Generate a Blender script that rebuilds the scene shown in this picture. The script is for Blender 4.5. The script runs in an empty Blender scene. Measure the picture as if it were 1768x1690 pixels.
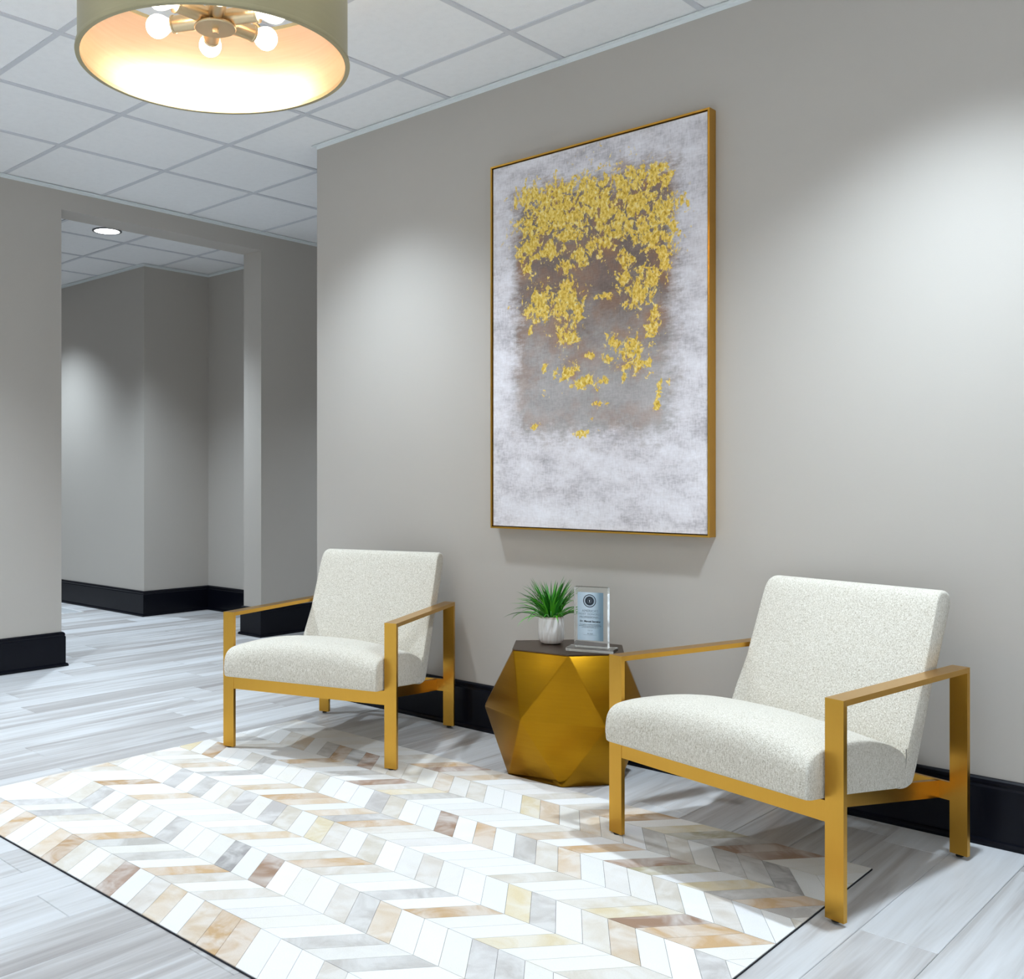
import bpy, bmesh, math, random
from mathutils import Vector, Matrix

S = bpy.context.scene
COL = S.collection
PI = math.pi
R = random.Random(7)

# ------------------------------------------------------------------ camera, world, exposure, lights
GA = math.radians(1.0)                    # ceiling grid and floor boards run 1 degree off the long wall
TILE = 0.6096
H = 2.80                                  # ceiling height
XL = -1.92                                # face of the wall with the opening


def g2w(X, Y):                            # ceiling-grid units -> world metres
    dx, dy = X * TILE, (Y - 2.5474) * TILE
    return (dx * math.cos(GA) + dy * math.sin(GA), -dx * math.sin(GA) + dy * math.cos(GA))


cam_d = bpy.data.cameras.new('camera')
cam = bpy.data.objects.new('camera', cam_d)
COL.objects.link(cam)
cam_d.sensor_fit = 'HORIZONTAL'
cam_d.sensor_width = 36.0
cam_d.lens = 36.0 * 1727.2 / 1768.0
cam_d.shift_x = (884 - 682.9) / 1768.0
cam_d.shift_y = -(845 - 824.9) / 1768.0
cam_d.clip_start = 0.05
cam.location = (3.559, -3.404, 1.100)
cam.rotation_euler = (PI / 2, 0, math.radians(44.10))
S.camera = cam

world = bpy.data.worlds.new('world')
S.world = world
world.use_nodes = True
world.node_tree.nodes['Background'].inputs[0].default_value = (0.8, 0.88, 1.0, 1)
world.node_tree.nodes['Background'].inputs[1].default_value = 0.25

S.view_settings.view_transform = 'Standard'
S.view_settings.look = 'None'
S.view_settings.gamma = 1.0
S.view_settings.use_curve_mapping = False
S.view_settings.exposure = 0.17
S.cycles.use_denoising = True
S.cycles.max_bounces = 10
S.cycles.diffuse_bounces = 6
S.cycles.glossy_bounces = 4
S.cycles.transmission_bounces = 10
S.cycles.sample_clamp_indirect = 6.0
S.cycles.caustics_refractive = True

COOL = (0.74, 0.875, 1.0)
WARM = (1.0, 0.85, 0.67)
# recessed downlights, some of them added fill (position, watts, cone degrees, blend)
DOWNLIGHTS = [
    (g2w(0.5, 1.5), 128, 110, 1.0, 'round recessed downlight in the ceiling above the left armchair, behind the drum pendant', True),
    (g2w(4.5, 1.5), 212, 110, 1.0, 'round recessed downlight in the ceiling above the right armchair', True),
    (g2w(0.5, -2.5), 60, 120, 1.0, 'added unseen fill downlight in the ceiling over the left foreground floor', True),  # added fill for the foreground, unseen source
    (g2w(4.5, -2.5), 65, 120, 1.0, 'added unseen fill downlight in the ceiling over the right foreground floor', True),  # second foreground fill lamp, also added
    (g2w(8.5, -2.5), 560, 120, 1.0, 'added unseen fill downlight in the ceiling near the far right wall', True),  # added out of view; floor bounce brightens the ceiling
    (g2w(0.5, -6.5), 560, 120, 1.0, 'added unseen fill downlight in the ceiling behind the camera on the left', True),  # added bounce fill for the ceiling, left rear
    (g2w(4.5, -6.5), 560, 120, 1.0, 'added unseen fill downlight in the ceiling behind the camera in the middle', True),  # added bounce fill for the ceiling, middle rear
    (g2w(8.5, -6.5), 560, 120, 1.0, 'added unseen fill downlight in the ceiling behind the camera on the right', True),  # added bounce fill for the ceiling, right rear
    (g2w(-1.5, -0.5), 260, 108, 1.0, 'round recessed downlight in the ceiling in front of the wall left of the opening', True),
    ((-0.55, 1.90), 140, 110, 1.0, 'round recessed downlight in the passage ceiling behind the end of the long wall', True),
    ((-2.66, 0.16), 225, 110, 1.0, 'round recessed downlight with bright lens in the hallway ceiling', False),
    ((-4.60, 0.22), 200, 110, 1.0, 'round recessed downlight deep in the hallway ceiling', False),
    ((-5.60, -0.90), 120, 110, 1.0, 'round recessed downlight at the far end of the hallway ceiling', False),
]
spot_objs = []
for (xy, watts, cone, blend, lab, main) in DOWNLIGHTS:
    ld = bpy.data.lights.new('downlight_lamp', 'SPOT')
    ld.energy = watts
    ld.color = COOL
    ld.spot_size = math.radians(cone)
    ld.spot_blend = blend
    ld.shadow_soft_size = 0.06
    lo = bpy.data.objects.new('downlight_lamp', ld)
    COL.objects.link(lo)
    lo.location = (xy[0], xy[1], H - 0.03)
    spot_objs.append(lo)
BULB_WATT = 33.0

# ------------------------------------------------------------------ node helpers / materials


def new_mat(name):
    m = bpy.data.materials.new(name)
    m.use_nodes = True
    nt = m.node_tree
    b = nt.nodes['Principled BSDF']
    return m, nt, b


def N(nt, typ, **kw):
    n = nt.nodes.new(typ)
    for k, v in kw.items():
        if k in ('operation', 'blend_type', 'data_type', 'noise_dimensions', 'attribute_name', 'feature', 'wave_type', 'bands_direction', 'interpolation'):
            setattr(n, k, v)
        else:
            n.inputs[k].default_value = v
    return n


def L(nt, a, b):
    nt.links.new(a, b)


def math_n(nt, op, a, b=None, c=None, clamp=False):
    n = nt.nodes.new('ShaderNodeMath')
    n.operation = op
    n.use_clamp = clamp
    for i, v in enumerate((a, b, c)):
        if v is None:
            continue
        if isinstance(v, (int, float)):
            n.inputs[i].default_value = v
        else:
            nt.links.new(v, n.inputs[i])
    return n.outputs[0]


def mix_c(nt, fac, a, b, mode='MIX'):
    n = nt.nodes.new('ShaderNodeMix')
    n.data_type = 'RGBA'
    n.blend_type = mode
    for i, v in ((0, fac), (6, a), (7, b)):
        if isinstance(v, (int, float)):
            n.inputs[i].default_value = v
        elif isinstance(v, tuple):
            n.inputs[i].default_value = (v + (1,))[:4]
        else:
            nt.links.new(v, n.inputs[i])
    return n.outputs[2]


def noise(nt, vec, scale, detail=3, rough=0.5, dist=0.0):
    n = nt.nodes.new('ShaderNodeTexNoise')
    n.inputs['Scale'].default_value = scale
    n.inputs['Detail'].default_value = detail
    n.inputs['Roughness'].default_value = rough
    n.inputs['Distortion'].default_value = dist
    if vec is not None:
        nt.links.new(vec, n.inputs['Vector'])
    return n.outputs['Fac']


def mapping(nt, vec, scale=(1, 1, 1), rot=(0, 0, 0), loc=(0, 0, 0)):
    n = nt.nodes.new('ShaderNodeMapping')
    n.inputs['Scale'].default_value = scale
    n.inputs['Rotation'].default_value = rot
    n.inputs['Location'].default_value = loc
    nt.links.new(vec, n.inputs['Vector'])
    return n.outputs[0]


def ramp(nt, fac, stops):
    n = nt.nodes.new('ShaderNodeValToRGB')
    cr = n.color_ramp
    while len(cr.elements) < len(stops):
        cr.elements.new(0.5)
    for e, (p, c) in zip(cr.elements, stops):
        e.position = p
        e.color = (c + (1,))[:4] if len(c) == 3 else c
    nt.links.new(fac, n.inputs[0])
    return n.outputs[0]


def bump(nt, bsdf, height, strength=0.2, dist=0.01):
    n = nt.nodes.new('ShaderNodeBump')
    n.inputs['Strength'].default_value = strength
    n.inputs['Distance'].default_value = dist
    nt.links.new(height, n.inputs['Height'])
    nt.links.new(n.outputs[0], bsdf.inputs['Normal'])


def pos(nt):
    return nt.nodes.new('ShaderNodeNewGeometry').outputs['Position']


def objco(nt):
    return nt.nodes.new('ShaderNodeTexCoord').outputs['Object']


def wall_mat(name, col):
    m, nt, b = new_mat(name)
    p = pos(nt)
    n1 = noise(nt, p, 1.3, 2)
    c = mix_c(nt, n1, tuple(v * 0.97 for v in col), tuple(v * 1.03 for v in col))
    L(nt, c, b.inputs['Base Color'])
    b.inputs['Roughness'].default_value = 0.62
    b.inputs['Specular IOR Level'].default_value = 0.3
    bump(nt, b, noise(nt, p, 260, 2), 0.06, 0.002)
    return m


M_wall = wall_mat('greige_paint', (0.475, 0.440, 0.398))


def ceiling_mat():
    m, nt, b = new_mat('mineral_fibre_tile')
    p = pos(nt)
    n = noise(nt, p, 320, 2, 0.7)
    n2 = noise(nt, p, 30, 3)
    f = math_n(nt, 'MULTIPLY_ADD', n, 0.6, math_n(nt, 'MULTIPLY', n2, 0.4))
    c = ramp(nt, f, [(0.32, (0.83, 0.83, 0.83)), (0.5, (0.87, 0.87, 0.87)), (0.7, (0.89, 0.89, 0.89))])
    L(nt, c, b.inputs['Base Color'])
    b.inputs['Roughness'].default_value = 0.9
    b.inputs['Specular IOR Level'].default_value = 0.1
    bump(nt, b, n, 0.05, 0.001)
    return m


M_tile = ceiling_mat()


def plain(name, col, rough=0.5, metal=0.0, spec=0.5, nscale=0, namt=0.0, coat=0.0):
    m, nt, b = new_mat(name)
    if nscale:
        n = noise(nt, objco(nt), nscale, 3)
        c = mix_c(nt, n, tuple(v * (1 - namt) for v in col), tuple(min(1, v * (1 + namt)) for v in col))
        L(nt, c, b.inputs['Base Color'])
    else:
        b.inputs['Base Color'].default_value = (*col, 1)
    b.inputs['Roughness'].default_value = rough
    b.inputs['Metallic'].default_value = metal
    b.inputs['Specular IOR Level'].default_value = spec
    b.inputs['Coat Weight'].default_value = coat
    return m


M_grid = plain('white_painted_steel', (0.62, 0.63, 0.66), 0.5, 0, 0.4, 40, 0.03)
M_angle = plain('white_wall_angle', (0.76, 0.79, 0.79), 0.5, 0, 0.4, 40, 0.03)
M_base = plain('black_baseboard_paint', (0.003, 0.0035, 0.007), 0.26, 0, 0.18, 25, 0.15)
M_slab = plain('dark_subfloor', (0.16, 0.155, 0.15), 0.8, 0, 0.2, 12, 0.1)
M_bulk = plain('plenum_grey', (0.25, 0.25, 0.25), 0.9, 0, 0.1, 12, 0.1)


def plank_mat():
    m, nt, b = new_mat('pale_grey_oak_plank')
    geo = nt.nodes.new('ShaderNodeNewGeometry')
    oi = nt.nodes.new('ShaderNodeObjectInfo')
    rnd = math_n(nt, 'FRACT', math_n(nt, 'ADD', geo.outputs['Random Per Island'], oi.outputs['Random']))
    off = nt.nodes.new('ShaderNodeCombineXYZ')
    L(nt, math_n(nt, 'MULTIPLY', rnd, 37.0), off.inputs[0])
    L(nt, math_n(nt, 'MULTIPLY', rnd, 91.0), off.inputs[1])
    va = nt.nodes.new('ShaderNodeVectorMath')
    va.operation = 'ADD'
    L(nt, geo.outputs['Position'], va.inputs[0])
    L(nt, off.outputs[0], va.inputs[1])
    v1 = mapping(nt, va.outputs[0], (16, 0.9, 1))
    v2 = mapping(nt, va.outputs[0], (70, 2.2, 1))
    v3 = mapping(nt, va.outputs[0], (5, 0.5, 1))
    g1 = noise(nt, v1, 1.0, 4, 0.55, 1.2)
    g2 = noise(nt, v2, 1.0, 3, 0.6, 0.4)
    g3 = noise(nt, v3, 1.0, 2, 0.5, 0.8)
    f = math_n(nt, 'ADD', math_n(nt, 'MULTIPLY', g1, 0.5), math_n(nt, 'MULTIPLY', g2, 0.18))
    f = math_n(nt, 'ADD', f, math_n(nt, 'MULTIPLY', g3, 0.32))
    f = math_n(nt, 'ADD', f, math_n(nt, 'MULTIPLY', math_n(nt, 'SUBTRACT', rnd, 0.5), 0.20))
    c = ramp(nt, f, [(0.28, (0.30, 0.275, 0.265)), (0.42, (0.43, 0.41, 0.40)), (0.53, (0.56, 0.555, 0.555)), (0.70, (0.66, 0.665, 0.68))])
    L(nt, c, b.inputs['Base Color'])
    b.inputs['Roughness'].default_value = 0.42
    b.inputs['Specular IOR Level'].default_value = 0.35
    bump(nt, b, g2, 0.08, 0.002)
    return m


M_plank = plank_mat()


def hide_mat(by_attr=False):
    m, nt, b = new_mat('cowhide_patch')
    oi = nt.nodes.new('ShaderNodeObjectInfo')
    tint = oi.outputs['Color']
    if by_attr:
        at = nt.nodes.new('ShaderNodeAttribute')
        at.attribute_name = 'hide_tint'
        tint = at.outputs['Color']
    p = pos(nt)
    off = nt.nodes.new('ShaderNodeCombineXYZ')
    L(nt, math_n(nt, 'MULTIPLY', oi.outputs['Random'], 23.0), off.inputs[0])
    L(nt, math_n(nt, 'MULTIPLY', oi.outputs['Random'], 57.0), off.inputs[1])
    va = nt.nodes.new('ShaderNodeVectorMath')
    va.operation = 'ADD'
    L(nt, p, va.inputs[0])
    L(nt, off.outputs[0], va.inputs[1])
    n1 = noise(nt, va.outputs[0], 9, 3, 0.6, 0.8)
    n2 = noise(nt, mapping(nt, va.outputs[0], (1, 1, 1)), 330, 2, 0.7)
    f = ramp(nt, n1, [(0.38, (0, 0, 0)), (0.62, (1, 1, 1))])
    pale = mix_c(nt, 0.55, tint, (0.84, 0.83, 0.81))
    c = mix_c(nt, f, tint, pale)
    c = mix_c(nt, math_n(nt, 'MULTIPLY', n2, 0.30), c, (0.30, 0.27, 0.25), 'MULTIPLY')
    L(nt, c, b.inputs['Base Color'])
    b.inputs['Roughness'].default_value = 0.55
    b.inputs['Specular IOR Level'].default_value = 0.25
    b.inputs['Sheen Weight'].default_value = 0.15
    bump(nt, b, n2, 0.15, 0.001)
    return m


M_hide = hide_mat()
M_backing = plain('charcoal_rug_backing', (0.03, 0.03, 0.035), 0.9, 0, 0.1, 80, 0.2)


def brass_mat(name, c0, c1, rough, stretch, grain=0.012):
    m, nt, b = new_mat(name)
    o = objco(nt)
    n1 = noise(nt, mapping(nt, o, stretch), 1.0, 3, 0.6)
    n2 = noise(nt, o, 6, 2)
    c = mix_c(nt, math_n(nt, 'MULTIPLY_ADD', n1, 0.5, math_n(nt, 'MULTIPLY', n2, 0.5)), c0, c1)
    L(nt, c, b.inputs['Base Color'])
    b.inputs['Metallic'].default_value = 1.0
    L(nt, math_n(nt, 'MULTIPLY_ADD', n1, 0.06, rough - 0.03), b.inputs['Roughness'])
    if grain:
        bump(nt, b, n1, grain, 0.0005)
    return m


M_brass = brass_mat('brushed_brass', (0.60, 0.325, 0.050), (0.65, 0.362, 0.062), 0.29, (160, 160, 10), 0.0)
M_table = brass_mat('antique_brass_sheet', (0.29, 0.135, 0.004), (0.40, 0.20, 0.011), 0.29, (7, 7, 160))
M_tabletop = brass_mat('dark_brass_top', (0.10, 0.06, 0.04), (0.135, 0.085, 0.055), 0.36, (200, 8, 8))  # darker, browner metal than the table body
M_shade_out = brass_mat('drum_brass_outside', (0.46, 0.41, 0.25), (0.56, 0.50, 0.32), 0.40, (5, 5, 90))
M_socket = brass_mat('satin_brass_socket', (0.60, 0.47, 0.28), (0.68, 0.54, 0.34), 0.35, (40, 40, 40))


def shade_in_mat():
    m, nt, b = new_mat('drum_brass_inside')
    n1 = noise(nt, mapping(nt, objco(nt), (5, 5, 120)), 1.0, 3, 0.6)
    c = mix_c(nt, n1, (0.80, 0.52, 0.33), (0.90, 0.64, 0.45))
    L(nt, c, b.inputs['Base Color'])
    b.inputs['Metallic'].default_value = 0.9
    b.inputs['Roughness'].default_value = 0.36
    return m


M_shade_in = shade_in_mat()


def fabric_mat():
    m, nt, b = new_mat('cream_tweed')
    o = objco(nt)
    n1 = noise(nt, o, 330, 3, 0.7)
    n2 = noise(nt, mapping(nt, o, (420, 420, 90)), 1.0, 2, 0.6)
    n3 = noise(nt, o, 22, 2)
    f = math_n(nt, 'ADD', math_n(nt, 'MULTIPLY', n1, 0.6), math_n(nt, 'MULTIPLY', n2, 0.4))
    c = ramp(nt, f, [(0.34, (0.31, 0.265, 0.19)), (0.45, (0.55, 0.505, 0.42)), (0.55, (0.71, 0.67, 0.59)), (0.68, (0.86, 0.835, 0.77))])
    c = mix_c(nt, math_n(nt, 'MULTIPLY', n3, 0.10), c, (0.6, 0.56, 0.47))
    L(nt, c, b.inputs['Base Color'])
    b.inputs['Roughness'].default_value = 0.85
    b.inputs['Specular IOR Level'].default_value = 0.2
    b.inputs['Sheen Weight'].default_value = 0.25
    bump(nt, b, f, 0.5, 0.003)
    return m


M_fabric = fabric_mat()
M_piping = plain('cream_seam_thread', (0.33, 0.31, 0.27), 0.9, 0, 0.1, 200, 0.2)
M_glide = plain('black_plastic_glide', (0.012, 0.012, 0.012), 0.5, 0, 0.4, 60, 0.2)


def emit_mat(name, col, strength):
    m, nt, b = new_mat(name)
    b.inputs['Base Color'].default_value = (0.9, 0.9, 0.9, 1)
    b.inputs['Emission Color'].default_value = (*col, 1)
    b.inputs['Emission Strength'].default_value = strength
    return m


M_bulb = emit_mat('lit_bulb_glass', (1.0, 0.90, 0.74), 9.0)
M_lens = emit_mat('lit_downlight_lens', (0.95, 0.98, 1.0), 7.0)
M_ring = plain('grey_trim_ring', (0.12, 0.12, 0.13), 0.35, 0.6, 0.5, 30, 0.1)
M_steel = plain('satin_steel', (0.62, 0.64, 0.66), 0.3, 1.0, 0.5, 30, 0.05)

# ------------------------------------------------------------------ mesh helpers


def mesh_from(name, verts, faces, mat=None, smooth=False):
    me = bpy.data.meshes.new(name)
    me.from_pydata([tuple(v) for v in verts], [], faces)
    me.update()
    if mat:
        me.materials.append(mat)
    if smooth:
        for p in me.polygons:
            p.use_smooth = True
    return me


def obj(name, me, parent=None, loc=None, rotz=None):
    o = bpy.data.objects.new(name, me)
    COL.objects.link(o)
    if parent:
        o.parent = parent
    if loc:
        o.location = loc
    if rotz is not None:
        o.rotation_euler = (0, 0, rotz)
    return o


def tag(o, label=None, cat=None, group=None, kind=None):
    for k, v in (('label', label), ('category', cat), ('group', group), ('kind', kind)):
        if v:
            o[k] = v
    return o


def empty(name, loc, rz, label, cat, group=None):
    o = bpy.data.objects.new(name, None)
    o.empty_display_size = 0.1
    COL.objects.link(o)
    o.location = loc
    o.rotation_euler = (0, 0, rz)
    return tag(o, label, cat, group)


class BM:
    def __init__(self):
        self.b = bmesh.new()

    def box(self, x0, x1, y0, y1, z0, z1):
        vs = [self.b.verts.new((x, y, z)) for z in (z0, z1) for y in (y0, y1) for x in (x0, x1)]
        for f in ((0, 2, 3, 1), (4, 5, 7, 6), (0, 1, 5, 4), (2, 6, 7, 3), (0, 4, 6, 2), (1, 3, 7, 5)):
            self.b.faces.new([vs[i] for i in f])
        return vs

    def hexa(self, pts):                   # 8 points in the order of box()
        vs = [self.b.verts.new(p) for p in pts]
        for f in ((0, 2, 3, 1), (4, 5, 7, 6), (0, 1, 5, 4), (2, 6, 7, 3), (0, 4, 6, 2), (1, 3, 7, 5)):
            self.b.faces.new([vs[i] for i in f])
        return vs

    def prism(self, poly, z0, z1):
        n = len(poly)
        a = [self.b.verts.new((p[0], p[1], z0)) for p in poly]
        c = [self.b.verts.new((p[0], p[1], z1)) for p in poly]
        self.b.faces.new(a[::-1])
        self.b.faces.new(c)
        for i in range(n):
            self.b.faces.new((a[i], a[(i + 1) % n], c[(i + 1) % n], c[i]))

    def lathe(self, prof, seg=32, axis=None, close_ends=False):
        rings = []
        for (r, z) in prof:
            if r < 1e-6:
                rings.append([self.b.verts.new((0, 0, z))])
            else:
                rings.append([self.b.verts.new((r * math.cos(2 * PI * i / seg), r * math.sin(2 * PI * i / seg), z)) for i in range(seg)])
        for a, c in zip(rings, rings[1:]):
            for i in range(seg):
                j = (i + 1) % seg
                if len(a) == 1 and len(c) == 1:
                    continue
                if len(a) == 1:
                    self.b.faces.new((a[0], c[j], c[i]))
                elif len(c) == 1:
                    self.b.faces.new((a[i], a[j], c[0]))
                else:
                    self.b.faces.new((a[i], a[j], c[j], c[i]))

    def sweep(self, prof, path):
        """sweep a closed (across, up) profile along an xy polyline with mitred corners; 'across' points to the left of travel"""
        n = len(path)
        rings = []
        for i, p in enumerate(path):
            p = Vector(p)
            d0 = (p - Vector(path[i - 1])).normalized() if i > 0 else None
            d1 = (Vector(path[i + 1]) - p).normalized() if i < n - 1 else None
            d0 = d0 or d1
            d1 = d1 or d0
            n0, n1 = Vector((-d0.y, d0.x)), Vector((-d1.y, d1.x))
            m = (n0 + n1)
            m = m / max(1e-6, m.dot(n0))
            rings.append([self.b.verts.new((p.x + m.x * a, p.y + m.y * a, z)) for a, z in prof])
        k = len(prof)
        for a, c in zip(rings, rings[1:]):
            for i in range(k):
                self.b.faces.new((a[i], a[(i + 1) % k], c[(i + 1) % k], c[i]))
        self.b.faces.new(rings[0][::-1])
        self.b.faces.new(rings[-1])

    def bevel(self, w, seg=1):
        es = [e for e in self.b.edges if len(e.link_faces) == 2 and e.calc_face_angle(0) > 0.5]
        bmesh.ops.bevel(self.b, geom=es, offset=w, segments=seg, affect='EDGES', profile=0.5)
        return self

    def mesh(self, name, mat, smooth=None):
        bmesh.ops.recalc_face_normals(self.b, faces=self.b.faces)
        me = bpy.data.meshes.new(name)
        self.b.to_mesh(me)
        self.b.free()
        if mat:
            me.materials.append(mat)
        if smooth is not None:
            for p in me.polygons:
                p.use_smooth = True
            if smooth < 3:
                me.set_sharp_from_angle(angle=smooth)
        return me


def part(name, bm, mat, parent, smooth=None, loc=None, rotz=None):
    return obj(name, bm.mesh(name, mat, smooth), parent, loc, rotz)


def struct(name, bm, mat, smooth=None):
    o = obj(name, bm.mesh(name, mat, smooth))
    o['kind'] = 'structure'
    return o


# ------------------------------------------------------------------ room shell
XMIN, XMAX, YMIN, YMAX = -7.2, 6.2, -6.2, 3.2
ZC = H + 0.012
WALL_T = 0.195
Y_OP0, Y_OP1, Z_OP = -0.560, 0.915, 2.672      # the opening
X_END = -0.30                                  # free end of the long wall

b = BM()
b.box(X_END, XMAX, 0, 0.16, 0, ZC)
struct('wall_right', b, M_wall)

b = BM()                                       # wall with the cased opening: one continuous mesh
x0, x1 = XL - WALL_T, XL
ys = [YMIN, Y_OP0, Y_OP1, YMAX]
b.box(x0, x1, ys[0], ys[1], 0, ZC)
b.box(x0, x1, ys[2], ys[3], 0, ZC)
b.box(x0, x1, ys[1], ys[2], Z_OP, ZC)
bmesh.ops.remove_doubles(b.b, verts=b.b.verts, dist=1e-4)
struct('wall_left', b, M_wall)

HX, HY, HY2 = -3.41, 0.915, 1.53               # hallway corner
b = BM()
b.prism([(XMIN, HY), (HX, HY), (HX, HY2), (x0, HY2), (x0, HY2 + 0.16), (HX - 0.16, HY2 + 0.16), (HX - 0.16, HY + 0.16), (XMIN, HY + 0.16)], 0, ZC)
struct('wall_hall', b, M_wall)

b = BM(); b.box(XMIN, x0, -1.9, -1.74, 0, ZC)
struct('wall_hall_south', b, M_wall)
b = BM(); b.box(XMIN - 0.16, XMIN, -1.9, HY + 0.16, 0, ZC)
struct('wall_hall_end', b, M_wall)
b = BM(); b.box(x0, XMAX, YMIN - 0.16, YMIN, 0, ZC)
struct('wall_front', b, M_wall)
b = BM(); b.box(XMAX, XMAX + 0.16, YMIN, 0.16, 0, ZC)
struct('wall_far_right', b, M_wall)
b = BM(); b.box(x0, X_END + 0.5, YMAX, YMAX + 0.16, 0, ZC)
struct('wall_passage', b, M_wall)
b = BM(); b.box(X_END + 0.5, X_END + 0.66, 0.16, YMAX + 0.16, 0, ZC)
struct('wall_passage_side', b, M_wall)

# black baseboards: tall board with a bead on top and a shoe at the foot
BB = [(0.0, 0.0), (0.030, 0.0), (0.030, 0.010), (0.026, 0.017), (0.018, 0.020), (0.018, 0.172), (0.014, 0.178), (0.016, 0.186), (0.013, 0.194), (0.007, 0.199), (0.0, 0.200)]


def baseboard(name, path):
    bm_ = BM()
    bm_.sweep(BB, path)
    return struct(name, bm_, M_base)


baseboard('baseboard_right', [(X_END, 0.16), (X_END, 0.0), (XMAX, 0.0)][::-1])
baseboard('baseboard_left', [(x0, Y_OP0 - 0.3), (x0, Y_OP0), (x1, Y_OP0), (x1, YMIN)])
baseboard('baseboard_left_far', [(x1, YMAX), (x1, Y_OP1), (x0, Y_OP1), (x0, HY2)])
baseboard('baseboard_hall', [(x0 - 0.03, HY2), (HX, HY2), (HX, HY), (XMIN, HY)])

# floor: slab + boards ---------------------------------------------------------
b = BM()
b.box(XMIN - 0.16, XMAX + 0.16, YMIN - 0.16, YMAX + 0.16, -0.10, -0.006)
floor = struct('floor', b, M_slab)
PW, PL = 0.178, 1.22
gx = Vector((math.cos(GA), -math.sin(GA)))
gy = Vector((math.sin(GA), math.cos(GA)))


def plank_bm(bm_, cx, cy, ln, w=PW):
    vs = bm_.box(cx - w / 2 + 0.0005, cx + w / 2 - 0.0005, cy - ln / 2 + 0.0005, cy + ln / 2 - 0.0005, -0.006, 0.0)
    return vs


t = BM()
plank_bm(t, 0, 0, PL)
es = [e for e in t.b.edges if all(abs(v.co.z) < 1e-6 for v in e.verts)]
bmesh.ops.bevel(t.b, geom=es, offset=0.0014, segments=1, affect='EDGES')
plank_me = t.mesh('plank', M_plank)
far = BM()
RP = random.Random(21)
n_pl = 0
ix0, ix1 = int((XMIN - 2.525) / PW) - 1, int((XMAX - 2.525) / PW) + 1
for i in range(ix0, ix1 + 1):
    cx = 2.525 - 0.016 + (i + 0.5) * PW
    ph = RP.random() * PL
    if i == 1:
        ph = -0.83 + 0.0 - PL / 2 + 6 * PL - 0.0
    y = YMIN - 0.5 - (PL - ph % PL)
    while y < YMAX + 0.6:
        cy = y + PL / 2
        y += PL
        near = (-1.7 < cx < 3.35 and -3.6 < cy < 0.7)
        wx, wy = cx * gx.x + cy * gy.x, cx * gx.y + cy * gy.y
        if near and n_pl < 300:
            o = obj('plank', plank_me, floor, (wx, wy, 0), -GA)
            n_pl += 1
        else:
            c, s = math.cos(-GA), math.sin(-GA)
            pts = []
            for z in (-0.006, 0.0):
                for dy in (-PL / 2 + 0.0008, PL / 2 - 0.0008):
                    for dx in (-PW / 2 + 0.0008, PW / 2 - 0.0008):
                        X_, Y_ = cx + dx, cy + dy
                        pts.append((X_ * gx.x + Y_ * gy.x, X_ * gx.y + Y_ * gy.y, z))
            far.hexa(pts)
po = part('far_planks', far, M_plank, floor)
po['kind'] = 'stuff'

# ceiling: slab, lay-in tiles, tee grid -----------------------------------------
b = BM()
b.box(XMIN - 0.16, XMAX + 0.16, YMIN - 0.16, YMAX + 0.16, H + 0.05, H + 0.15)
ceiling = struct('ceiling', b, M_bulk)
TW = 0.024


def tile_mesh(w, d):
    t_ = BM()
    t_.box(-w / 2, w / 2, -d / 2, d / 2, 0.0, 0.016)
    e_ = [e for e in t_.b.edges if all(abs(v.co.z) < 1e-6 for v in e.verts)]
    bmesh.ops.bevel(t_.b, geom=e_, offset=0.004, segments=1, affect='EDGES')
    return t_.mesh('ceiling_tile', M_tile)


tile_me = tile_mesh(TILE - TW * 0.55, TILE - TW * 0.55)


edge_me = tile_mesh(TILE - TW * 0.55 + 0.12, TILE - TW * 0.55)


def ceiling_zone(X0, X1, Y0, Y1, shift, boxes, edge_i=-99, max_x=None):
    """X/Y in grid units; boxes = world rectangles (xmin, xmax, ymin, ymax) that have ceiling"""
    gb = BM()

    def inside(x, y, m):
        return any(c[0] - m < x < c[1] + m and c[2] - m < y < c[3] + m for c in boxes)
    for i in range(X0, X1 + 1):
        for j in range(Y0, Y1 + 1):
            x, y = g2w(i + 0.5, j + 0.5)
            if max_x is not None and x + shift[0] + 0.31 > max_x:
                continue
            if inside(x + shift[0], y + shift[1], 0.28):
                if i == edge_i:
                    obj('ceiling_tile', edge_me, ceiling, (x + shift[0] - 0.06, y + shift[1], H + 0.004), -GA)
                elif i > edge_i:
                    obj('ceiling_tile', tile_me, ceiling, (x + shift[0], y + shift[1], H + 0.004), -GA)

    def run(a, c, dz):
        a, c = Vector(a) + Vector(shift), Vector(c) + Vector(shift)
        d = (c - a).normalized()
        n = Vector((-d.y, d.x)) * TW / 2
        ln = (c - a).length
        st, k = None, int(ln / 0.01)
        for q in range(k + 1):
            p = a + d * (q * 0.01)
            ok = inside(p.x, p.y, 0.0)
            if ok and st is None:
                st = p
            if st is not None and (not ok or q == k):
                P = []
                for z in (H - 0.001 + dz, H + 0.010 + dz):
                    for e in (st, p):
                        for sg in (-1, 1):
                            P.append((e.x + n.x * sg, e.y + n.y * sg, z))
                if (p - st).length > 0.03:
                    gb.hexa(P)
                st = None
    for i in range(X0, X1 + 2):
        if abs(g2w(i, 0)[0] + shift[0] - x1) > 0.12:
            run(g2w(i, Y0), g2w(i, Y1 + 1), 0.0)
    for j in range(Y0, Y1 + 2):
        run(g2w(X0, j), g2w(X1 + 1, j), 0.0004)
    return part('tee_grid', gb, M_grid, ceiling)


ceiling_zone(-4, 10, -7, 7, (0, 0), [(x1, XMAX, YMIN, 0.0), (x1, X_END + 0.5, -0.1, YMAX)], -3)
ceiling_zone(-12, -4, -2, 4, (0.14, 0.11), [(XMIN, HX, -1.74, HY), (HX - 0.01, x0, -1.74, HY2)], max_x=x1)

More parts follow.
